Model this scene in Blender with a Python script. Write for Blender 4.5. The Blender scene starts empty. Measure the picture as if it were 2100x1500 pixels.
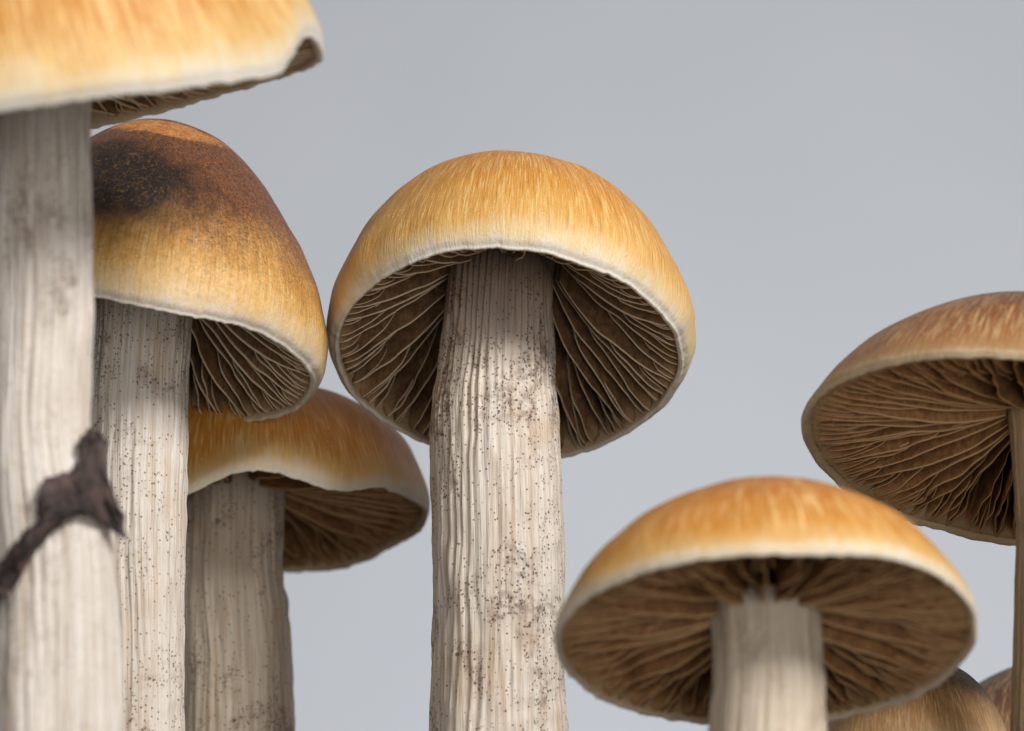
import bpy, math, random
import numpy as np
from mathutils import Vector, Matrix

# ------------------------------------------------------------------ camera, world, lights
U = 1e-4                      # one working unit = 0.1 mm
PITCH = math.radians(12.0)    # the camera looks slightly up under the caps
FPX = 4500.0                  # focal length in photograph pixels
CX, CY = 1049.5, 714.5        # principal point
CAMZ = 300.0                  # camera height over the soil (working units)
FRAME_W = 1535.0              # width of the picture in photograph pixels

scene = bpy.context.scene
col = scene.collection

cam_data = bpy.data.cameras.new('camera')
cam = bpy.data.objects.new('camera', cam_data)
col.objects.link(cam)
cam.location = (0, 0, CAMZ * U)
cam.rotation_euler = (math.radians(90) + PITCH, 0, 0)
cam_data.sensor_width = 36.0
cam_data.lens = 36.0 * FPX / FRAME_W
cam_data.clip_start = 0.01
cam_data.clip_end = 50.0
cam_data.dof.use_dof = True
cam_data.dof.focus_distance = 4430 * U
cam_data.dof.aperture_fstop = cam_data.lens / 5.4
scene.camera = cam

world = bpy.data.worlds.new('World')
scene.world = world
world.use_nodes = True
bg = world.node_tree.nodes['Background']
bg.inputs['Color'].default_value = (1.0, 0.96, 0.91, 1)
bg.inputs['Strength'].default_value = 0.20


def area(name, loc, target, size, power, color=(1, 1, 1), size_y=None):
    d = bpy.data.lights.new(name, 'AREA')
    d.energy = power
    d.color = color
    d.size = size
    if size_y:
        d.shape = 'RECTANGLE'
        d.size_y = size_y
    o = bpy.data.objects.new(name, d)
    col.objects.link(o)
    o.location = loc
    o.rotation_euler = (Vector(target) - Vector(loc)).to_track_quat('-Z', 'Y').to_euler()
    return o


area('key_softbox', (0.96, -0.70, 0.98), (0.0, 0.44, 0.13), 0.50, 36.0, (1.0, 0.982, 0.958))
area('fill_softbox', (-0.45, -0.15, 0.20), (0.0, 0.44, 0.12), 0.5, 0.8, (1.0, 0.97, 0.93))
area('low_front_fill', (0.16, -0.30, -0.02), (0.02, 0.44, 0.12), 0.40, 1.9, (1.0, 0.96, 0.91))  # unseen fill, added to brighten the gills from below
area('backdrop_lamp', (0.1, 0.88, 0.05), (0.05, 1.6, 0.50), 0.3, 3.3, (0.985, 0.99, 1.0))

scene.view_settings.view_transform = 'Standard'
scene.view_settings.look = 'None'
scene.view_settings.exposure = 0.0
scene.view_settings.gamma = 1.0
scene.cycles.use_denoising = True
scene.cycles.max_bounces = 8


# ------------------------------------------------------------------ helpers
def at(px, py, Y):
    """point (working units) seen at photograph pixel px,py on the vertical plane Y"""
    dx, dy = (px - CX) / FPX, -(py - CY) / FPX
    t = Y / (math.cos(PITCH) - dy * math.sin(PITCH))
    return Vector((t * dx, Y, CAMZ + t * (math.sin(PITCH) + dy * math.cos(PITCH))))


def scale_at(py, Y):
    dy = -(py - CY) / FPX
    return Y / (math.cos(PITCH) - dy * math.sin(PITCH)) / FPX   # units per pixel


_rng = np.random.RandomState(7)
_perm = np.tile(_rng.permutation(256), 3)
_grad = _rng.normal(size=(256, 3))
_grad /= np.linalg.norm(_grad, axis=1)[:, None]


def perlin(x, y, z):
    x, y, z = np.broadcast_arrays(np.asarray(x, float), np.asarray(y, float), np.asarray(z, float))
    xi, yi, zi = np.floor(x).astype(int), np.floor(y).astype(int), np.floor(z).astype(int)
    xf, yf, zf = x - xi, y - yi, z - zi
    f = lambda t: t * t * t * (t * (t * 6 - 15) + 10)
    u, v, w = f(xf), f(yf), f(zf)
    xi, yi, zi = xi & 255, yi & 255, zi & 255

    def g(i, j, k):
        h = _perm[_perm[_perm[(xi + i) & 255] + ((yi + j) & 255)] + ((zi + k) & 255)]
        gr = _grad[h]
        return gr[..., 0] * (xf - i) + gr[..., 1] * (yf - j) + gr[..., 2] * (zf - k)
    l = lambda a, b, t: a + t * (b - a)
    return l(l(l(g(0, 0, 0), g(1, 0, 0), u), l(g(0, 1, 0), g(1, 1, 0), u), v),
             l(l(g(0, 0, 1), g(1, 0, 1), u), l(g(0, 1, 1), g(1, 1, 1), u), v), w)


def fbm(x, y, z, o=3):
    r, a = 0, 1.0
    for i in range(o):
        r = r + a * perlin(x * 2 ** i + 13.1 * i, y * 2 ** i + 5.7 * i, z * 2 ** i)
        a *= 0.5
    return r


def catmull(P, n):
    """smooth resampling of a polyline by arc length -> n points"""
    P = np.asarray(P, float)
    Q = np.vstack([2 * P[0] - P[1], P, 2 * P[-1] - P[-2]])
    out = []
    for i in range(1, len(Q) - 2):
        p0, p1, p2, p3 = Q[i - 1], Q[i], Q[i + 1], Q[i + 2]
        for t in np.linspace(0, 1, 24, endpoint=False):
            out.append(0.5 * ((2 * p1) + (-p0 + p2) * t + (2 * p0 - 5 * p1 + 4 * p2 - p3) * t * t
                              + (-p0 + 3 * p1 - 3 * p2 + p3) * t ** 3))
    out.append(P[-1])
    out = np.array(out)
    d = np.r_[0, np.cumsum(np.linalg.norm(np.diff(out[:, :min(3, out.shape[1])], axis=0), axis=1))]
    s = np.linspace(0, d[-1], n)
    return np.stack([np.interp(s, d, out[:, k]) for k in range(out.shape[1])], 1)


def periodic(keys, theta):
    """smooth periodic interpolation of [(deg, value...)] at theta (radians)"""
    k = sorted(keys)
    deg = np.array([a[0] for a in k], float)
    th = np.degrees(theta) % 360
    degm = deg % 360
    order = np.argsort(degm)
    degm = degm[order]
    res = []
    for c in range(1, len(k[0])):
        v = np.array([a[c] for a in k], float)[order]
        D = np.r_[degm[-1] - 360, degm, degm[0] + 360]
        V = np.r_[v[-1], v, v[0]]
        i = np.clip(np.searchsorted(D, th, side='right') - 1, 0, len(D) - 2)
        t = (th - D[i]) / (D[i + 1] - D[i])
        t = t * t * (3 - 2 * t)
        res.append(V[i] * (1 - t) + V[i + 1] * t)
    return res


def mesh_obj(name, verts, faces, mat, parent=None, attrs=None, smooth=True):
    me = bpy.data.meshes.new(name)
    verts = np.asarray(verts, np.float64) * U
    faces = np.asarray(faces, np.int32)
    me.vertices.add(len(verts))
    me.vertices.foreach_set('co', verts.astype(np.float32).ravel())
    n, k = faces.shape
    me.loops.add(n * k)
    me.loops.foreach_set('vertex_index', faces.ravel())
    me.polygons.add(n)
    me.polygons.foreach_set('loop_start', np.arange(0, n * k, k, dtype=np.int32))
    if smooth:
        me.polygons.foreach_set('use_smooth', np.ones(n, bool))
    for a, (typ, val) in (attrs or {}).items():
        at_ = me.attributes.new(a, typ, 'POINT')
        at_.data.foreach_set('vector' if typ == 'FLOAT_VECTOR' else 'value',
                             np.asarray(val, np.float32).ravel())
    me.update(calc_edges=True)
    me.materials.append(mat)
    o = bpy.data.objects.new(name, me)
    col.objects.link(o)
    if parent:
        o.parent = parent
    return o


def grid_faces(rows, cols, wrap=True):
    i = np.arange(rows - 1)[:, None]
    j = np.arange(cols if wrap else cols - 1)[None, :]
    j2 = (j + 1) % cols
    a, b = i * cols + j, i * cols + j2
    c, d = (i + 1) * cols + j2, (i + 1) * cols + j
    return np.stack(np.broadcast_arrays(a, b, c, d), -1).reshape(-1, 4)


# ------------------------------------------------------------------ materials
class NT:
    def __init__(self, name):
        self.m = bpy.data.materials.new(name)
        self.m.use_nodes = True
        self.t = self.m.node_tree
        self.b = self.t.nodes['Principled BSDF']

    def n(self, typ, **kw):
        x = self.t.nodes.new(typ)
        for k, v in kw.items():
            if k in ('operation', 'blend_type', 'data_type', 'attribute_name', 'feature', 'noise_dimensions',
                     'interpolation_type', 'clamp', 'use_clamp', 'distance_metric'):
                setattr(x, k, v)
            else:
                self.set(x.inputs[k], v)
        return x

    def set(self, sock, v):
        if hasattr(v, 'links') and hasattr(v, 'is_output'):
            self.t.links.new(v, sock)
        else:
            sock.default_value = v

    def math(self, op, a, b=0.0, c=None, clamp=False):
        x = self.t.nodes.new('ShaderNodeMath')
        x.operation = op
        x.use_clamp = clamp
        self.set(x.inputs[0], a)
        self.set(x.inputs[1], b)
        if c is not None:
            self.set(x.inputs[2], c)
        return x.outputs[0]

    def mix(self, f, a, b, blend='MIX'):
        x = self.t.nodes.new('ShaderNodeMix')
        x.data_type = 'RGBA'
        x.blend_type = blend
        self.set(x.inputs[0], f)
        self.set(x.inputs[6], a)
        self.set(x.inputs[7], b)
        return x.outputs[2]

    def noise(self, vec, scale=1.0, detail=3.0, rough=0.5, dist=0.0):
        x = self.n('ShaderNodeTexNoise', Vector=vec, Scale=scale, Detail=detail, Roughness=rough, Distortion=dist)
        return x.outputs['Fac']

    def vmul(self, vec, k):
        x = self.t.nodes.new('ShaderNodeVectorMath')
        x.operation = 'MULTIPLY'
        self.set(x.inputs[0], vec)
        x.inputs[1].default_value = k
        return x.outputs[0]

    def vadd(self, vec, k):
        x = self.t.nodes.new('ShaderNodeVectorMath')
        x.operation = 'ADD'
        self.set(x.inputs[0], vec)
        self.set(x.inputs[1], k)
        return x.outputs[0]

    def smooth(self, v, a, b, lo=0.0, hi=1.0):
        x = self.t.nodes.new('ShaderNodeMapRange')
        x.interpolation_type = 'SMOOTHSTEP'
        self.set(x.inputs[0], v)
        for i, q in enumerate((a, b, lo, hi)):
            self.set(x.inputs[1 + i], q)
        return x.outputs[0]

    def ramp(self, f, stops):
        x = self.t.nodes.new('ShaderNodeValToRGB')
        self.set(x.inputs[0], f)
        e = x.color_ramp.elements
        while len(e) < len(stops):
            e.new(0.5)
        for q, (p, c) in zip(e, sorted(stops)):
            q.position = p
            q.color = (*c, 1)
        return x.outputs[0]


def rgb(r, g, b):
    f = lambda c: (c / 255 / 12.92) if c / 255 <= 0.04045 else ((c / 255 + 0.055) / 1.055) ** 2.4
    return (f(r), f(g), f(b))


def c4(c):
    return (*c, 1)


def cap_material(name, stops, scaly=0.0, blot=0.0, seed=0.0, pale_streak=0.35):
    m = NT(name)
    attr = m.n('ShaderNodeAttribute', attribute_name='dirs')
    v = m.vadd(attr.outputs['Vector'], (0, 0, seed))
    sep = m.n('ShaderNodeSeparateXYZ', Vector=attr.outputs['Vector'])
    s = sep.outputs[2]
    obj = m.n('ShaderNodeTexCoord').outputs['Object']
    big = m.noise(obj, 90.0, 3, 0.55)                     # broad mottling
    streak = m.noise(m.vmul(v, (26, 26, 2.6)), 1, 4, 0.6, 0.3)     # broad radial streaks
    fine = m.noise(m.vmul(v, (105, 105, 9)), 1, 3, 0.6, 0.4)        # fine fibrils
    hair = m.noise(m.vmul(v, (150, 150, 24)), 1, 2, 0.5, 1.0)
    wob = m.math('ADD', m.math('MULTIPLY', m.math('SUBTRACT', streak, 0.5), 0.16),
                 m.math('MULTIPLY', m.math('SUBTRACT', big, 0.5), 0.20))
    sw = m.math('ADD', s, m.math('MULTIPLY', wob, m.smooth(s, 1.0, 0.86, 0.25, 1.0)))
    base = m.ramp(m.math('MULTIPLY', sw, 0.99), stops)
    away = m.smooth(s, 0.985, 0.86)                         # 0 at the white margin
    f1 = m.math('MULTIPLY', m.smooth(streak, 0.45, 0.75), m.math('MULTIPLY', away, 0.42))
    base = m.mix(f1, base, m.mix(0.75, base, c4(rgb(176, 108, 34))))
    f1b = m.math('MULTIPLY', m.smooth(streak, 0.47, 0.30), m.math('MULTIPLY', away, pale_streak))
    base = m.mix(f1b, base, m.mix(0.7, base, c4(rgb(236, 204, 142))))
    f2 = m.math('MULTIPLY', m.smooth(fine, 0.50, 0.66), m.math('MULTIPLY', away, 0.50))
    base = m.mix(f2, base, m.mix(0.62, base, c4(rgb(250, 226, 170))))
    f3 = m.math('MULTIPLY', m.smooth(fine, 0.46, 0.32), m.math('MULTIPLY', away, 0.5))
    base = m.mix(f3, base, m.mix(1.0, base, c4(rgb(210, 160, 92)), 'MULTIPLY'))
    # little pale flecks
    fl = m.n('ShaderNodeTexVoronoi', Vector=m.vmul(v, (48, 48, 26)), Scale=1.0)
    fleck = m.math('MULTIPLY', m.smooth(fl.outputs['Distance'], 0.17, 0.08), m.smooth(hair, 0.44, 0.58))
    base = m.mix(m.math('MULTIPLY', fleck, 0.55), base, c4(rgb(250, 236, 206)))
    # dark scaly bruising towards the crown
    if scaly > 0:
        swl = m.noise(obj, 900.0, 4, 0.65, 2.2)
        dark = m.math('MULTIPLY', m.smooth(m.math('ADD', sw, m.math('MULTIPLY', m.math('SUBTRACT', swl, 0.5), 0.5)),
                                           scaly, scaly * 0.55), 1.0)
        brown = m.mix(m.smooth(swl, 0.38, 0.66), c4(rgb(56, 27, 18)), c4(rgb(118, 66, 36)))
        base = m.mix(m.math('MULTIPLY', dark, 0.92), base, brown)
        curl = m.noise(obj, 1500.0, 2, 0.5, 3.5)
        curlm = m.math('MULTIPLY', m.smooth(m.math('ABSOLUTE', m.math('SUBTRACT', curl, 0.5)), 0.022, 0.006),
                       m.smooth(sw, scaly * 1.5, scaly * 0.8))
        base = m.mix(m.math('MULTIPLY', curlm, 0.5), base, c4(rgb(206, 150, 96)))
        if blot > 0:
            bl = m.n('ShaderNodeAttribute', attribute_name='blot').outputs['Fac']
            bn = m.math('ADD', m.math('MULTIPLY', m.noise(obj, 130.0, 5, 0.72, 1.2), 0.6), m.math('MULTIPLY', swl, 0.4))
            bb = m.math('ADD', bl, m.math('MULTIPLY', m.math('SUBTRACT', bn, 0.5), 1.3))
            blk = m.smooth(bb, 0.22, 0.72)
            bcol = m.mix(m.smooth(swl, 0.50, 0.68), c4(rgb(22, 15, 13)), c4(rgb(92, 66, 40)))
            base = m.mix(m.math('MULTIPLY', blk, 0.95), base, bcol)
            pale = m.n('ShaderNodeAttribute', attribute_name='palepatch').outputs['Fac']
            pp = m.smooth(m.math('ADD', pale, m.math('MULTIPLY', m.math('SUBTRACT', m.noise(obj, 200.0, 5, 0.7, 0.8), 0.5), 1.0)), 0.36, 0.66)
            pcol = m.mix(m.smooth(swl, 0.4, 0.65), c4(rgb(166, 98, 42)), c4(rgb(206, 146, 80)))
            base = m.mix(m.math('MULTIPLY', pp, 0.92), base, pcol)
    under = m.n('ShaderNodeAttribute', attribute_name='under').outputs['Fac']
    um = m.n('ShaderNodeAttribute', attribute_name='undermargin').outputs['Fac']
    base = m.mix(under, base, m.mix(um, c4(rgb(84, 62, 44)), c4(rgb(176, 150, 116))))
    m.set(m.b.inputs['Base Color'], base)
    m.set(m.b.inputs['Roughness'], m.smooth(fine, 0.3, 0.7, 0.36, 0.58))
    m.b.inputs['Specular IOR Level'].default_value = 0.42
    m.b.inputs['Subsurface Weight'].default_value = 0.12
    m.b.inputs['Subsurface Radius'].default_value = (1.0, 0.5, 0.2)
    m.b.inputs['Subsurface Scale'].default_value = 0.002
    hgt = m.math('ADD', m.math('MULTIPLY', fine, 0.6), m.math('MULTIPLY', hair, 0.5))
    hgt = m.math('ADD', hgt, m.math('MULTIPLY', fleck, 0.4))
    hgt = m.math('ADD', hgt, m.math('MULTIPLY', m.noise(obj, 1400.0, 3, 0.6), 0.5))
    bump = m.n('ShaderNodeBump', Height=hgt, Strength=0.7, Distance=0.00026)
    m.set(m.b.inputs['Normal'], bump.outputs[0])
    return m.m


def gill_material(name, dark, light, edge):
    m = NT(name)
    a = m.n('ShaderNodeAttribute', attribute_name='gh')      # x: 0 edge .. 1 root, y: 0 stem .. 1 margin
    sep = m.n('ShaderNodeSeparateXYZ', Vector=a.outputs['Vector'])
    obj = m.n('ShaderNodeTexCoord').outputs['Object']
    inf = m.n('ShaderNodeObjectInfo').outputs['Random']
    mot = m.noise(obj, 420.0, 4, 0.6, 1.4)
    fib = m.noise(m.vadd(m.vmul(a.outputs['Vector'], (5, 60, 1)), (0, 0, 0)), 1, 3, 0.55, 0.6)
    f = m.math('ADD', m.math('MULTIPLY', m.smooth(mot, 0.34, 0.68), 0.6), m.math('MULTIPLY', m.smooth(fib, 0.35, 0.7), 0.4))
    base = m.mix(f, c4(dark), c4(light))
    base = m.mix(m.math('MULTIPLY', inf, 0.35), base, m.mix(1.0, base, (0.62, 0.58, 0.54, 1), 'MULTIPLY'))
    # tan towards the margin
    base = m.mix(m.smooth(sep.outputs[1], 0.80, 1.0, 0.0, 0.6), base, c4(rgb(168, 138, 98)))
    e = m.smooth(sep.outputs[0], 0.034, 0.012)
    base = m.mix(m.math('MULTIPLY', e, 0.9), base, c4(edge))
    m.set(m.b.inputs['Base Color'], base)
    m.b.inputs['Roughness'].default_value = 0.62
    m.b.inputs['Specular IOR Level'].default_value = 0.25
    bump = m.n('ShaderNodeBump', Height=mot, Strength=0.35, Distance=0.0002)
    m.set(m.b.inputs['Normal'], bump.outputs[0])
    return m.m


def stem_material(name, pale, tan, speck=1.0, stain=1.0, seed=0.0, top=0.0):
    m = NT(name)
    a = m.n('ShaderNodeAttribute', attribute_name='dirs').outputs['Vector']   # cos, sin, length in units/100
    obj = m.vadd(m.n('ShaderNodeTexCoord').outputs['Object'], (seed, 0, 0))
    v = m.vadd(a, (0, 0, seed * 50))
    streak = m.noise(m.vmul(v, (10, 10, 0.30)), 1, 4, 0.6, 0.4)
    fine = m.noise(m.vmul(v, (34, 34, 0.8)), 1, 3, 0.6, 0.3)
    blotch = m.noise(m.vmul(obj, (60, 60, 45)), 1, 4, 0.6, 0.6)
    f = m.math('ADD', m.math('MULTIPLY', m.smooth(streak, 0.42, 0.68), 0.55), m.math('MULTIPLY', m.smooth(fine, 0.48, 0.68), 0.35))
    base = m.mix(f, c4(pale), c4(tan))
    base = m.mix(m.math('MULTIPLY', m.smooth(blotch, 0.52, 0.72), 0.38 * stain), base, c4(rgb(176, 140, 98)))
    if top > 0:      # spore-dusted fibres, with cap shade painted in, where stem meets gills
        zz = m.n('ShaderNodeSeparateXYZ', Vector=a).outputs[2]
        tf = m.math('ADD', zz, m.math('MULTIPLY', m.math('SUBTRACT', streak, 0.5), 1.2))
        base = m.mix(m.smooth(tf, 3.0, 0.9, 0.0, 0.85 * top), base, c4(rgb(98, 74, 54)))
    # spores: dots, dashes, smudges
    clus = m.noise(m.vadd(m.vmul(obj, (105, 105, 80)), (4.2, 1.1, 7.7)), 1, 4, 0.62, 0.9)
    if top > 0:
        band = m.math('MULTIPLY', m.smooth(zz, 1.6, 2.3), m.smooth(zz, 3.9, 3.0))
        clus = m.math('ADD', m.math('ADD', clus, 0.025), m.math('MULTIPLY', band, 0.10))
    dots = m.n('ShaderNodeTexVoronoi', Vector=obj, Scale=1050.0)
    thr = m.math('ADD', 0.15, m.math('MULTIPLY', m.smooth(clus, 0.5, 0.7), 0.07))
    d1 = m.smooth(m.math('SUBTRACT', dots.outputs['Distance'], thr), 0.03, -0.02)
    dots2 = m.n('ShaderNodeTexVoronoi', Vector=m.vadd(obj, (0.3, 0.7, 0.1)), Scale=1500.0)
    d2 = m.math('MULTIPLY', m.smooth(dots2.outputs['Distance'], 0.27, 0.17), m.smooth(clus, 0.47, 0.57))
    dash = m.n('ShaderNodeTexVoronoi', Vector=m.vadd(m.vmul(m.vadd(obj, m.vmul(m.n('ShaderNodeTexNoise', Vector=obj, Scale=300.0).outputs['Color'], (0.004, 0.004, 0.004))), (1.0, 1.0, 0.35)), (0.1, 0.2, 0.3)), Scale=1500.0)
    d3 = m.math('MULTIPLY', m.smooth(dash.outputs['Distance'], 0.22, 0.14), m.smooth(clus, 0.50, 0.60))
    spots = m.math('MAXIMUM', d1, m.math('MAXIMUM', d2, d3))
    smud = m.math('MULTIPLY', m.smooth(clus, 0.53, 0.72), m.smooth(m.noise(obj, 800.0, 3, 0.7), 0.36, 0.62))
    base = m.mix(m.math('MULTIPLY', smud, 0.72 * stain), base, c4(rgb(96, 66, 42)))
    base = m.mix(m.math('MULTIPLY', spots, 0.86 * speck), base, c4(rgb(78, 48, 32)))
    m.set(m.b.inputs['Base Color'], base)
    m.set(m.b.inputs['Roughness'], 0.5)
    m.b.inputs['Specular IOR Level'].default_value = 0.4
    m.b.inputs['Subsurface Weight'].default_value = 0.15
    m.b.inputs['Subsurface Radius'].default_value = (1.0, 0.7, 0.45)
    m.b.inputs['Subsurface Scale'].default_value = 0.002
    h = m.math('ADD', m.math('MULTIPLY', fine, 0.8), m.math('MULTIPLY', m.noise(m.vmul(v, (80, 80, 4)), 1, 2, 0.5), 0.35))
    h = m.math('ADD', h, m.math('MULTIPLY', spots, 0.10))
    bump = m.n('ShaderNodeBump', Height=h, Strength=0.65, Distance=0.0004)
    m.set(m.b.inputs['Normal'], bump.outputs[0])
    return m.m


YELLOW = [(0.0, rgb(116, 62, 26)), (0.20, rgb(158, 92, 32)), (0.45, rgb(186, 122, 44)), (0.72, rgb(198, 140, 60)),
          (0.88, rgb(206, 160, 88)), (0.945, rgb(210, 186, 142)), (0.978, rgb(214, 205, 190)), (1.0, rgb(220, 215, 206))]
BROWN = [(0.0, rgb(88, 42, 22)), (0.44, rgb(96, 46, 24)), (0.55, rgb(138, 80, 38)), (0.64, rgb(196, 140, 64)), (0.80, rgb(208, 156, 76)),
         (0.90, rgb(212, 170, 100)), (0.95, rgb(216, 190, 148)), (0.98, rgb(218, 208, 194)), (1.0, rgb(222, 217, 208))]
AMBER = [(0.0, rgb(108, 54, 20)), (0.3, rgb(154, 84, 22)), (0.62, rgb(184, 114, 34)), (0.86, rgb(196, 136, 58)),
         (0.935, rgb(204, 164, 104)), (0.975, rgb(210, 192, 164)), (1.0, rgb(212, 204, 192))]
TAWNY = [(0.0, rgb(50, 32, 28)), (0.40, rgb(60, 38, 32)), (0.56, rgb(90, 55, 36)), (0.72, rgb(124, 78, 44)), (0.88, rgb(146, 98, 56)),
         (0.95, rgb(160, 126, 86)), (0.98, rgb(178, 160, 130)), (1.0, rgb(180, 164, 140))]
STRAW = [(0.0, rgb(120, 66, 28)), (0.3, rgb(168, 100, 34)), (0.62, rgb(184, 120, 44)), (0.80, rgb(192, 136, 62)),
         (0.91, rgb(200, 160, 96)), (0.955, rgb(206, 186, 150)), (0.98, rgb(208, 200, 186)), (1.0, rgb(214, 208, 200))]
MOTTLED = [(0.0, rgb(18, 14, 13)), (0.40, rgb(26, 19, 16)), (0.52, rgb(60, 42, 30)), (0.66, rgb(140, 102, 64)), (0.85, rgb(176, 138, 92)), (0.96, rgb(200, 180, 144)), (1.0, rgb(210, 200, 180))]
DUSK = [(0.0, rgb(40, 30, 30)), (0.5, rgb(56, 38, 36)), (0.72, rgb(92, 58, 42)), (0.95, rgb(140, 104, 72)), (1.0, rgb(184, 164, 136))]

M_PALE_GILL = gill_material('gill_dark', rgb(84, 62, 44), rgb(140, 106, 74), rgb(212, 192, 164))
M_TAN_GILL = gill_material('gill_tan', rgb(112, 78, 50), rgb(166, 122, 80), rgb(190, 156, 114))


# ------------------------------------------------------------------ mushroom builders
class Cap:
    """outline (r, z) from the crown to the margin, in units of the rim radius"""

    def __init__(s, outer, flesh, gill_top, gill_in, belly, wave, lump=0.03, seed=0, pw=1.05):
        s.outer = catmull(outer, 140)
        s.flesh, s.gt, s.gi, s.belly = flesh, gill_top, gill_in, belly
        s.wave, s.lump, s.seed, s.pw = wave, lump, seed, pw

    def deform(s, r, z, th, k):
        """k: 0 at the crown .. 1 at the margin (weights the margin's waves)"""
        dz, dr = periodic(s.wave, th)
        w = np.clip(k, 0, 1) ** 3
        c, n = np.cos(th), np.sin(th)
        l = s.lump * fbm(c * r * 1.6 + s.seed, n * r * 1.6, z * 1.6 + s.seed, 3)
        rr = r * (1 + l + dr * w)
        zz = z + dz * w + l * 0.5 * (1 - w)
        return rr * c, rr * n, zz

    def inner(s):
        o = s.outer
        t = np.gradient(o, axis=0)
        t /= np.linalg.norm(t, axis=1)[:, None]
        nrm = np.stack([t[:, 1], -t[:, 0]], 1)               # inwards and down
        k = np.linspace(0, 1, len(o))
        th = s.flesh * (1 - k) ** 0.55 + 0.028
        q = o + nrm * th[:, None]
        q[:, 0] = np.maximum(q[:, 0], 0.0005)
        ok = np.r_[True, np.diff(np.maximum.accumulate(q[:, 1][::-1])[::-1]) <= 0]
        return q

    def ceiling(s, r):
        """height of the gill-bearing underside at radius r"""
        q = s.inner()
        i = np.argmax(q[:, 0])
        a, z = q[:i + 1, 0], q[:i + 1, 1]
        a = np.maximum.accumulate(a)
        return np.interp(r, a, z)

    def edge(s, r, rs):
        """height of the free gill edge"""
        rm = s.outer[-1, 0]
        t = np.clip((r - s.gi) / (rm - s.gi), 0, 1)
        zm = s.outer[-1, 1] + 0.012
        return s.gt * (1 - t) ** s.pw + zm * t - s.belly * np.sin(np.pi * t ** 0.75)


def build_cap(name, C, R, mat, parent, nth=300, blot=None, pale=None):
    th = np.linspace(0, 2 * np.pi, nth, endpoint=False)
    o = C.outer
    n = len(o)
    sk = np.linspace(0, 1, n)
    rm, zm = o[-1]
    lip = 0.013
    # margin turn
    tr = [(rm - lip * 0.10, zm - lip * 0.55), (rm - lip * 0.8, zm - lip * 0.75), (rm - lip * 1.7, zm - lip * 0.3),
          (rm - lip * 2.2, zm + lip * 0.6)]
    qi = C.inner()[::-1]
    qi = qi[np.r_[2:len(qi) - 2:3]]
    ri, zi = qi[:, 0], qi[:, 1]
    ni = len(ri)
    r = np.r_[o[:, 0], [a[0] for a in tr], ri]
    z = np.r_[o[:, 1], [a[1] for a in tr], zi]
    k = np.r_[o[:, 0] / rm, np.ones(4), np.minimum(ri / rm, 1)]
    k[:n] = np.where(sk > 0.75, np.maximum(k[:n], sk), k[:n])
    s = np.r_[sk, np.ones(4), np.ones(ni)]
    und = np.r_[np.zeros(n), [0, 0, 0.25, 0.8], np.ones(ni)]
    T, RR = np.meshgrid(th, r)
    ZZ = np.meshgrid(th, z)[1]
    KK = np.meshgrid(th, k)[1]
    SS = np.meshgrid(th, s)[1]
    # fine ragged margin
    rag = np.exp(-((RR - rm) / 0.05) ** 2) * np.exp(-((ZZ - zm) / 0.08) ** 2)
    jag = 0.013 * perlin(np.cos(T) * 18 + C.seed, np.sin(T) * 18, 3.3) + 0.009 * perlin(np.cos(T) * 46, np.sin(T) * 46, C.seed)
    X, Y, Z = C.deform(np.maximum(RR, 1e-4), ZZ, T, KK)
    Z = Z + rag * jag
    V = np.stack([X, Y, Z], -1).reshape(-1, 3)
    rows = len(r)
    F = grid_faces(rows, nth)[:, ::-1]
    attrs = {'dirs': ('FLOAT_VECTOR', np.stack([np.cos(T), np.sin(T), SS], -1).reshape(-1, 3)),
             'under': ('FLOAT', np.repeat(und, nth)),
             'undermargin': ('FLOAT', np.clip((np.repeat(np.r_[np.zeros(n), np.ones(4), 1 - np.linspace(0, 1, ni)], nth) - 0.86) / 0.12, 0, 1))}
    for key, spec in (('blot', blot), ('palepatch', pale)):
        if spec:
            a, s0, wa, ws = spec
            d = (np.degrees(T) - a + 180) % 360 - 180
            val = np.exp(-(d / wa) ** 2 - ((SS - s0) / ws) ** 2) * (1 - np.repeat(und, nth).reshape(T.shape))
            attrs[key] = ('FLOAT', val.ravel())
    return mesh_obj(name, V * R, F, mat, parent, attrs)


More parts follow.
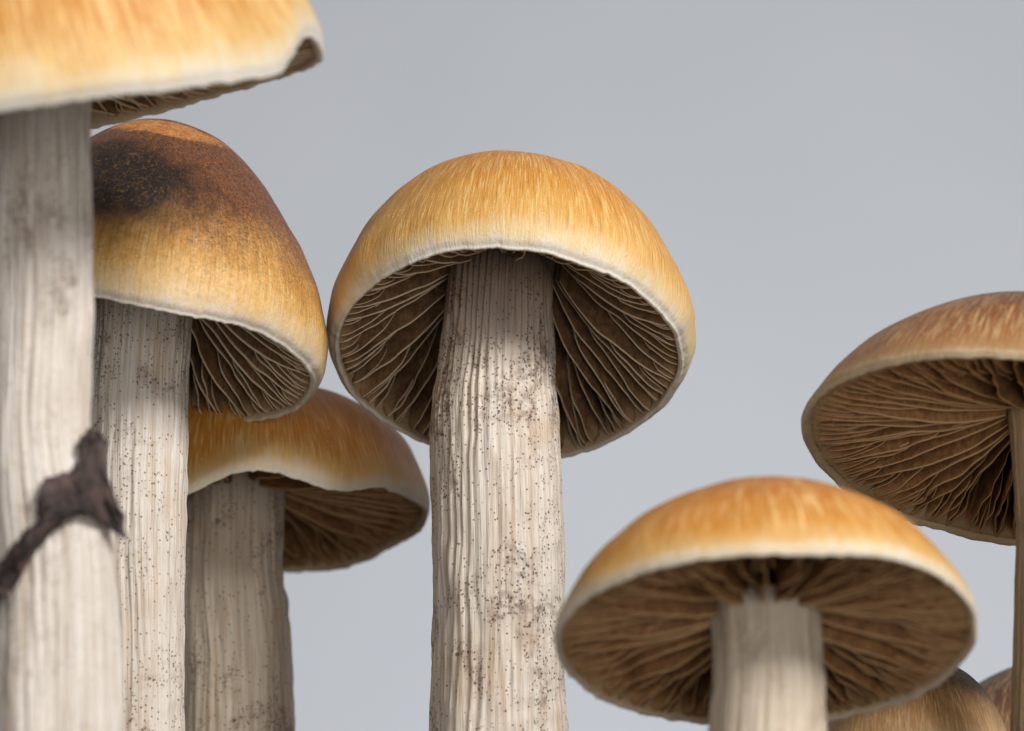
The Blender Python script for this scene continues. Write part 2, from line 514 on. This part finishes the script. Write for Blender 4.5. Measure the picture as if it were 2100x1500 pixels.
def build_gills(C, R, parent, mat, n_full, orders=(1, 2), seed=1, thick=0.0042, wig=1.0):
    rnd = random.Random(seed)
    rm = C.outer[-1, 0]
    m = 2 ** len(orders)
    total = n_full * m
    for g in range(total):
        lvl = 0
        q = g % m
        if q == 0:
            t0 = 0.0
        elif q == m // 2:
            t0 = rnd.uniform(0.18, 0.48)
        else:
            t0 = rnd.uniform(0.50, 0.80)
        th0 = 2 * math.pi * (g + rnd.uniform(-0.22, 0.22)) / total
        a = C.gi + (rm - 0.05 - C.gi) * t0
        N = 26 if t0 < 0.5 else 16
        r = np.linspace(a, rm - 0.022, N)
        tt = (r - C.gi) / (rm - C.gi)
        zc = C.ceiling(r) + 0.014
        ze = C.edge(r, a)
        depth = rnd.uniform(0.80, 1.0) * (1 - 0.12 * (t0 > 0) - 0.12 * (t0 > 0.5))
        ze = zc + (ze - zc) * (depth + (0.96 - depth) * np.clip((tt - 0.5) / 0.4, 0, 1))
        if t0 > 0:                                   # short gills rise to nothing at their inner end
            w = np.clip((r - a) / (0.16 if t0 < 0.5 else 0.12), 0, 1)
            ze = zc + (ze - zc) * (0.15 + 0.85 * np.sin(w * math.pi / 2) ** 0.8)
        ze = np.minimum(ze, zc - 0.004)
        sd = rnd.uniform(0, 100)
        # sideways waves; the free edge waves more than the root
        base_w = 0.030 * perlin(tt * 2.2, sd, 0.5) / np.maximum(r, 0.25)
        edge_w = base_w + wig * (0.050 * perlin(tt * 3.4, sd, 7.5) + 0.026 * perlin(tt * 9.0, sd, 3.5) * (0.4 + tt)) / np.maximum(r, 0.3)
        lean = rnd.uniform(-0.05, 0.05)
        rows = []
        hs = []
        for h in (1.0, 0.66, 0.36, 0.14, 0.045, 0.0):
            z = zc * h + ze * (1 - h)
            wv = base_w * h + (edge_w + lean) * (1 - h) ** 1.3
            rows.append((r, th0 + wv, z))
            hs.append(h)
        T2 = thick * (0.55 + 0.45 * rnd.random())
        L, Rr = [], []
        verts = []
        att = []
        for side in (-1, 1):
            for (rr, tw, z), h in zip(rows, hs):
                off = side * T2 * (1.0 if h > 0.02 else 0.55) / np.maximum(rr, 0.2) * (0.7 + 0.8 * h)
                k = np.clip(rr / rm, 0, 1)
                x, y, zz = C.deform(rr, z, tw + off, k)
                verts.append(np.stack([x, y, zz], -1))
                att.append(np.stack([np.full(N, h), tt, np.full(N, sd)], -1))
        V = np.concatenate(verts)
        A = np.concatenate(att)
        H = len(hs)
        f = []
        for side in (0, 1):
            q0 = grid_faces(H, N, False) + side * H * N
            f.append(q0 if side == 0 else q0[:, ::-1])
        i = np.arange(N - 1)
        e0, e1 = (H - 1) * N + i, (2 * H - 1) * N + i
        f.append(np.stack([e0, e0 + 1, e1 + 1, e1], -1))
        f.append(np.stack([i, H * N + i, H * N + i + 1, i + 1], -1))
        j = np.arange(H - 1)
        for c in (0, N - 1):
            b0, b1 = j * N + c, (j + H) * N + c
            q1 = np.stack([b0, b0 + N, b1 + N, b1], -1)
            f.append(q1 if c == 0 else q1[:, ::-1])
        mesh_obj('gill', V * R, np.concatenate(f), mat, parent, {'gh': ('FLOAT_VECTOR', A)})


def build_stem(path, mat, parent, base, seed=0.0, ridge=1.0, nth=300, nl=220, pleat=0.0, pleat_len=300):
    """path: list of (Vector, radius) from the top down"""
    P = np.array([[*p, r] for p, r in path], float)
    Q = catmull(P, nl)
    X = Q[:, :3] - np.array(base)
    rad = Q[:, 3]
    d = np.r_[0, np.cumsum(np.linalg.norm(np.diff(X, axis=0), axis=1))]
    tan = np.gradient(X, axis=0)
    tan /= np.linalg.norm(tan, axis=1)[:, None]
    ex = np.cross(tan, [0, 1.0, 0])
    ex /= np.linalg.norm(ex, axis=1)[:, None]
    ey = np.cross(ex, tan)
    sgn = np.sign(ex[0, 0])
    ex, ey = ex * sgn, ey
    if ey[0, 1] < 0:
        ey = -ey
    th = np.linspace(0, 2 * np.pi, nth, endpoint=False)
    T, D = np.meshgrid(th, d)
    c, s = np.cos(T), np.sin(T)
    sway = 0.16 * perlin(D / 260, seed, 1.7) + 0.08 * perlin(D / 90, seed, 8.7) + 0.05 * perlin(c * 2 + seed, s * 2, D / 70)
    cc, ss = np.cos(T + sway), np.sin(T + sway)
    h = 7.0 * perlin(cc * 1.6 + seed, ss * 1.6, D / 420)                     # broad facets
    rg = perlin(cc * 5.5 + seed, ss * 5.5, D / 420 + 3)
    h += ridge * 3.4 * (0.5 - np.abs(rg) * 2.0)                                # ridges along the length
    rg2 = perlin(cc * 12 + seed, ss * 12, D / 300 + 9)
    h += ridge * 1.9 * (0.5 - np.abs(rg2) * 2.0)
    wr = np.clip(perlin(c * 1.3 + seed, s * 1.3, D / 170 + 40) * 2.2, 0, 1)
    h += 8.0 * wr * perlin(c * 1.2 + seed, s * 1.2, (D + 26 * c + 14 * s) / 34)          # slanting wrinkles
    h += 3.6 * perlin(c * 3 + seed, s * 3, D / 60) + 1.0 * perlin(c * 5, s * 5, D / 22 + seed)
    warp = 1.6 * perlin(cc * 2.2 + seed, ss * 2.2, D / 260 + 50) + 0.5 * perlin(cc * 5, ss * 5, D / 110 + seed)
    am = np.clip(0.55 + 1.6 * perlin(c * 1.8 + seed, s * 1.8, D / 240 + 70), 0.1, 1.2)
    h += ridge * 2.3 * am * (np.abs(np.sin(19 * T + 3.0 * warp)) - 0.5) * -1.0
    if pleat:
        w = np.clip(1.15 - D / pleat_len, 0, 1) ** 1.1
        pl = np.abs(np.sin(24 * T + 1.6 * warp))
        h += pleat * w * 6.0 * (0.5 - pl) * (0.7 + 0.5 * perlin(c * 4, s * 4, seed))
    Rr = rad[:, None] + h * (rad[:, None] / 90.0)
    V = X[:, None, :] + ex[:, None, :] * (Rr * c)[..., None] + ey[:, None, :] * (Rr * s)[..., None]
    V = V.reshape(-1, 3)
    F = grid_faces(nl, nth)
    attrs = {'dirs': ('FLOAT_VECTOR', np.stack([c, s, D / 100], -1).reshape(-1, 3))}
    return mesh_obj('stem', V, F, mat, parent, attrs)


def mushroom(name, label, Y, stem_px, cap_px, cap_R, tilt, roll, C, cap_mat, stem_mat, gill_mat=None,
             n_full=44, seed=1, blot=None, pale=None, ridge=1.0, pleat=0.0, spin=0.0, base_px=None, stem_in=0.30, wig=1.0,
             stem_res=(300, 220), group=None):
    """stem_px: (py, px, half width px) from just under the cap downwards"""
    cpos = at(cap_px[0], cap_px[1], Y)
    R = cap_R * scale_at(cap_px[1], Y)
    rot = Matrix.Rotation(math.radians(roll), 4, 'Y') @ Matrix.Rotation(math.radians(-tilt), 4, 'X') @ Matrix.Rotation(math.radians(spin), 4, 'Z')
    # path of the stem
    top = cpos + (rot @ Vector((0, 0, (C.gt + C.flesh * 0.6) * R)))
    p0 = at(stem_px[0][1], stem_px[0][0], Y)
    top.x = top.x * 0.35 + p0.x * 0.65
    w0 = stem_px[0][2] * scale_at(stem_px[0][0], Y)
    path = [(top, w0 * 1.02), (top.lerp(at(stem_px[0][1], stem_px[0][0], Y), 0.5), w0 * 0.98)]
    pts = [(at(px, py, Y), hw * scale_at(py, Y)) for py, px, hw in stem_px]
    path += pts
    lp, lr = pts[-1]
    pp = pts[-2][0]
    d = (lp - pp)
    slope = d.x / d.z if abs(d.z) > 1e-6 else 0
    slope = max(-0.12, min(0.12, slope))
    ground = -12.0
    n_extra = 4
    for i in range(1, n_extra + 1):
        f = i / n_extra
        z = lp.z + (ground - lp.z) * f
        path.append((Vector((lp.x + slope * (z - lp.z) * 0.6, lp.y, z)), lr * (1 + 0.16 * f)))
    base = Vector((path[-1][0].x, path[-1][0].y, 0.0))
    root = bpy.data.objects.new(name, None)
    root.empty_display_size = 0.01
    col.objects.link(root)
    root.location = base * U
    root['label'] = label
    root['category'] = 'mushroom'
    if group:
        root['group'] = group
    build_stem(path, stem_mat, root, base, seed=seed * 3.7, ridge=ridge, pleat=pleat, nth=stem_res[0], nl=stem_res[1])
    cap = build_cap('cap', C, R, cap_mat, root, blot=blot, pale=pale)
    cap.matrix_local = Matrix.Translation((cpos - base) * U) @ rot
    if gill_mat:
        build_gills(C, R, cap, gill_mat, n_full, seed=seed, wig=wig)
    return root, base, cap


# ------------------------------------------------------------------ setting
def simple_sheet(name, verts, mat):
    o = mesh_obj(name, np.array(verts) / U, [[0, 1, 2, 3]], mat, smooth=False)
    o['kind'] = 'structure'
    return o


wm = NT('grey_backdrop_paint')
tc = wm.n('ShaderNodeTexCoord').outputs['Object']
wn = wm.noise(tc, 6.0, 3, 0.5)
wm.set(wm.b.inputs['Base Color'], wm.mix(wn, c4(rgb(177, 182, 189)), c4(rgb(185, 189, 196))))
wm.b.inputs['Roughness'].default_value = 0.9
simple_sheet('backdrop', [(-3, 1.6, -0.2), (3, 1.6, -0.2), (3, 1.6, 3.2), (-3, 1.6, 3.2)], wm.m)

sm = NT('dark_soil')
tc = sm.n('ShaderNodeTexCoord').outputs['Object']
sn = sm.noise(tc, 260.0, 6, 0.7)
sm.set(sm.b.inputs['Base Color'], sm.mix(sn, c4(rgb(34, 24, 18)), c4(rgb(92, 70, 52))))
sm.b.inputs['Roughness'].default_value = 0.95
sm.set(sm.b.inputs['Normal'], sm.n('ShaderNodeBump', Height=sn, Strength=0.9, Distance=0.004).outputs[0])
gx = np.linspace(-0.7, 0.7, 141)
gy = np.linspace(0.16, 1.0, 85)
GX, GY = np.meshgrid(gx, gy)
GZ = 0.0035 * fbm(GX * 40, GY * 40, 0.3, 4)
soil = mesh_obj('soil', np.stack([GX, GY, GZ], -1).reshape(-1, 3) / U, grid_faces(85, 141, False), sm.m)
soil['kind'] = 'structure'

# ------------------------------------------------------------------ the mushrooms
BELL = [(0.0, 1.21), (0.25, 1.185), (0.50, 1.09), (0.74, 0.90), (0.93, 0.61), (1.04, 0.31), (1.06, 0.14), (1.035, 0.04), (0.995, 0.0)]
TALL = [(0.0, 1.43), (0.20, 1.39), (0.42, 1.26), (0.65, 1.02), (0.87, 0.68), (1.02, 0.31), (1.045, 0.14), (1.03, 0.04), (0.995, 0.0)]
DOME = [(0.0, 0.74), (0.25, 0.715), (0.5, 0.62), (0.75, 0.44), (0.92, 0.23), (0.99, 0.09), (1.005, 0.03), (0.995, 0.0)]
SHALLOW = [(0.0, 0.66), (0.25, 0.64), (0.5, 0.56), (0.75, 0.385), (0.91, 0.18), (0.985, 0.05), (1.0, 0.015), (0.99, 0.0)]
BROAD = [(0.0, 0.70), (0.25, 0.69), (0.5, 0.63), (0.72, 0.53), (0.88, 0.38), (0.975, 0.17), (1.005, 0.05), (0.995, 0.0)]

# the tall bell-capped mushroom in the middle
C4 = Cap(BELL, 0.30, 0.60, 0.28, 0.06,
         [(0, 0.0, 0.0), (40, 0.0, 0.02), (75, -0.03, 0.03), (110, -0.03, 0.03), (150, 0.0, 0.02), (180, 0.0, 0.0), (225, 0.0, 0.0), (258, 0.02, 0.0), (300, 0.0, 0.0), (330, -0.02, 0.0)], 0.035, 1.0, pw=1.3)
mushroom('mushroom', 'bell-capped ochre mushroom with heavily freckled white stem, its cap touching the charred brown cap', 4400,
         [(600, 1030, 75), (700, 1028, 84), (800, 1025, 94), (900, 1028, 97), (1000, 1030, 97), (1100, 1030, 98), (1227, 1029, 100)],
         (1044, 700), 262, 23.5, 3, C4, cap_material('cap_ochre', YELLOW, 0.0, seed=0.3),
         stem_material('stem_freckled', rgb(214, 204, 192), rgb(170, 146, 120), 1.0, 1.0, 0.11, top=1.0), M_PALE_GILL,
         n_full=30, seed=4, pleat=2.4, wig=0.7)

# brown-crowned mushroom behind the big stem
C2 = Cap(TALL, 0.30, 0.46, 0.27, 0.035,
         [(0, 0.0, 0.0), (90, 0.0, 0.0), (180, 0.0, 0.0), (250, 0.02, 0), (285, -0.02, 0.0), (320, 0.02, 0.0)], 0.03, 5.0, pw=1.4)
mushroom('mushroom', 'mushroom with charred dark brown crown above a yellow cap edge', 4360,
         [(790, 490, 73), (900, 488, 72), (1000, 487, 72), (1100, 488, 71), (1227, 489, 70)],
         (483, 712), 273, 8, 6, C2, cap_material('cap_charred', BROWN, 1.0, 1.0, seed=2.3),
         stem_material('stem_ribbed', rgb(214, 206, 196), rgb(176, 154, 130), 0.9, 0.7, 0.37), M_PALE_GILL,
         n_full=32, seed=2, blot=(-108, 0.58, 48, 0.22), pale=(-85, 0.25, 55, 0.08))

# wavy-rimmed mushroom behind
C3 = Cap(BROAD, 0.16, 0.14, 0.27, 0.03,
         [(0, 0.06, 0.0), (30, 0.04, 0.0), (60, -0.03, 0.0), (120, 0.0, 0.0), (180, 0.0, 0.0), (235, -0.10, 0.0), (256, -0.12, 0), (282, 0.03, 0.0), (305, -0.03, 0.0), (325, 0.04, 0.0)], 0.03, 9.0)
mushroom('mushroom', 'mushroom with wavy low amber cap tucked beneath two other caps', 4860,
         [(1030, 631, 77), (1100, 635, 82), (1227, 638, 86)],
         (630, 952), 296, 5, 0, C3, cap_material('cap_amber', AMBER, 0.50, seed=4.1),
         stem_material('stem_brownish', rgb(200, 186, 168), rgb(156, 132, 106), 1.0, 1.2, 0.71), M_TAN_GILL,
         n_full=40, seed=3)

# big mushroom on the left with a dark ring
C1 = Cap(BROAD, 0.14, 0.10, 0.22, 0.02,
         [(0, 0.03, -0.01), (30, 0.03, 0.0), (90, 0.0, 0.0), (180, 0.0, 0.0), (225, -0.02, 0.0), (270, -0.01, 0), (300, -0.03, 0.0), (325, -0.03, 0.0), (345, 0.10, 0.0)], 0.03, 14.0)
m1, base1, cap1 = mushroom('mushroom', 'mushroom with ragged yellow cap and a dark torn ring round its thick white stem', 3700,
         [(500, 341, 76), (620, 342, 76), (720, 340, 74), (820, 338, 76), (900, 345, 83), (1000, 360, 92), (1100, 364, 95), (1227, 364, 98)],
         (344, 345), 438, -14.5, -11, C1, cap_material('cap_straw', STRAW, 0.0, seed=6.7, pale_streak=0.75),
         stem_material('stem_thick', rgb(212, 205, 197), rgb(160, 138, 114), 0.6, 0.9, 0.93), M_PALE_GILL,
         n_full=48, seed=11, ridge=1.7)

# low mushroom in front on the right
C5 = Cap(DOME, 0.20, 0.09, 0.24, 0.035,
         [(0, 0.0, 0.0), (60, -0.02, 0.02), (120, -0.02, 0.02), (180, 0.0, 0.0), (230, 0.0, 0.0), (270, 0.0, 0), (310, 0.03, 0.02)], 0.03, 21.0)
mushroom('mushroom', 'low wide mushroom with smooth orange-yellow cap and broad brown gills, overlapping the freckled stem', 3760,
         [(1195, 1434, 82), (1230, 1432, 85), (1270, 1431, 86)],
         (1429, 1128), 318, 16.5, 0, C5, cap_material('cap_orange', AMBER, 0.0, seed=8.2, pale_streak=0.55),
         stem_material('stem_smooth', rgb(206, 192, 174), rgb(168, 144, 116), 0.3, 0.5, 0.53), M_TAN_GILL,
         n_full=46, seed=15)

# tawny mushroom at the right
C6 = Cap(SHALLOW, 0.20, 0.17, 0.12, 0.05,
         [(0, 0.0, 0.0), (60, 0.0, 0.0), (120, 0.0, 0.0), (165, 0.0, 0.0), (195, 0.02, 0.0), (235, 0.0, 0.0), (290, 0.0, 0.0)], 0.03, 27.0)
mushroom('mushroom', 'tawny thin-stemmed mushroom with dusky crown and pale tan gills', 4150,
         [(960, 1850, 45), (1100, 1849, 46), (1227, 1846, 47)],
         (1824, 853), 342, 13, 10, C6, cap_material('cap_tawny', TAWNY, 0.55, seed=10.4),
         stem_material('stem_tan', rgb(170, 146, 114), rgb(132, 104, 74), 0.5, 1.0, 0.19), M_TAN_GILL,
         n_full=48, seed=6)

# two dark caps low behind
C7 = Cap(DOME, 0.16, 0.2, 0.2, 0.03, [(0, 0, 0), (120, 0.02, 0), (240, -0.02, 0)], 0.03, 33.0)
mushroom('mushroom', 'dusky purplish brown cap half hidden behind the thin tan stem', 4950,
         [(1400, 1860, 30), (1480, 1860, 32), (1600, 1860, 34)],
         (1860, 1300), 190, 6, 0, C7, cap_material('cap_dusky', DUSK, 0.0, seed=12.4),
         stem_material('stem_hidden', rgb(206, 194, 176), rgb(162, 140, 114), 0.5, 1.0, 0.29), M_TAN_GILL,
         n_full=30, seed=7, stem_res=(160, 80))
C8 = Cap(BELL, 0.16, 0.3, 0.25, 0.03, [(0, 0, 0), (120, 0.02, 0), (240, -0.02, 0)], 0.03, 38.0)
mushroom('mushroom', 'small mottled cap with blackened crown peeping out under the low orange-yellow cap', 4420,
         [(1440, 1655, 34), (1520, 1655, 36), (1600, 1655, 36)],
         (1655, 1312), 132, 6, 0, C8, cap_material('cap_mottled', MOTTLED, 0.6, 1.0, seed=15.1),
         stem_material('stem_short', rgb(216, 204, 186), rgb(172, 150, 124), 0.5, 1.0, 0.83), M_TAN_GILL,
         n_full=30, seed=8, blot=(5, 0.45, 70, 0.22), stem_res=(160, 80))

# the dark torn ring hanging on the big stem (part of that mushroom)
RING_TOP = [(262, 1062), (282, 1036), (330, 985), (352, 955), (362, 905), (384, 893), (400, 886), (409, 862), (414, 832), (421, 814)]
RING_BOT2 = [(262, 1128), (290, 1100), (325, 1052), (362, 1003), (398, 962), (440, 955), (478, 980), (466, 930), (444, 882), (446, 838)]


def build_ring():
    Y = 3700
    nu, nv = 110, 26
    top = catmull(np.array(RING_TOP, float), nu)
    bot = catmull(np.array(RING_BOT2, float), nu)
    u = np.linspace(0, 1, nu)[:, None]
    v = np.linspace(0, 1, nv)[None, :]
    px = top[:, 0][:, None] * (1 - v) + bot[:, 0][:, None] * v
    py = top[:, 1][:, None] * (1 - v) + bot[:, 1][:, None] * v
    px = px + 8 * perlin(u * 14, v * 3, 0.4) + 4 * perlin(u * 40, v * 4, 3.4)
    py = py + 9 * perlin(u * 14, v * 3, 5.4) + 4 * perlin(u * 40, v * 4, 8.4)
    sc = scale_at(950, Y)
    cx = np.interp(py, [820, 900, 1000, 1100], [338, 345, 360, 364])
    hw = np.interp(py, [820, 900, 1000, 1100], [76, 83, 92, 95]) + 10
    q = np.clip((px - cx) / hw, -1.6, 1.6)
    front = np.where(np.abs(q) < 0.93, np.sqrt(np.maximum(1 - q * q, 0)), np.where(q < 0, 0.37 - 4.0 * (np.abs(q) - 0.93), 0.37 - 0.15 * (np.abs(q) - 0.93)))
    depth = (front * hw + 8 + 16 * np.sin(v * math.pi) + 24 * fbm(u * 8, v * 2.5, 2.2, 4)) * sc
    V = []
    for side in (0, 1):
        th = 10 * (np.sin(v * math.pi) ** 0.5) * (0.6 + 0.8 * perlin(u * 8, v * 4, 9.1) + 0.4)
        for a in range(nu):
            for b in range(nv):
                p = at(px[a, b], py[a, b], Y)
                p = p - Vector((0, depth[a, b] - (th[a, b] * 1.6 if side else 0), 0))
                V.append(p - base1)
    f0 = grid_faces(nu, nv, False)
    f1 = f0[:, ::-1] + nu * nv
    i = np.arange(nu - 1) * nv
    o = nu * nv
    e = [np.stack([i, i + nv, i + nv + o, i + o], -1)[:, ::-1],
         np.stack([i + nv - 1, i + 2 * nv - 1, i + 2 * nv - 1 + o, i + nv - 1 + o], -1)]
    j = np.arange(nv - 1)
    e += [np.stack([j, j + 1, j + 1 + o, j + o], -1), np.stack([j, j + 1, j + 1 + o, j + o], -1)[:, ::-1] + (nu - 1) * nv]
    m = NT('spore_blackened_ring')
    tc = m.n('ShaderNodeTexCoord').outputs['Object']
    n1 = m.noise(tc, 300.0, 5, 0.65, 0.6)
    m.set(m.b.inputs['Base Color'], m.mix(m.smooth(n1, 0.35, 0.7), c4(rgb(24, 16, 16)), c4(rgb(82, 62, 58))))
    m.b.inputs['Roughness'].default_value = 0.7
    m.set(m.b.inputs['Normal'], m.n('ShaderNodeBump', Height=n1, Strength=0.8, Distance=0.0012).outputs[0])
    r = mesh_obj('ring', np.array([tuple(p) for p in V]), np.concatenate([f0, f1] + e), m.m, m1)
    r['label'] = 'dark purplish brown torn ring'


build_ring()
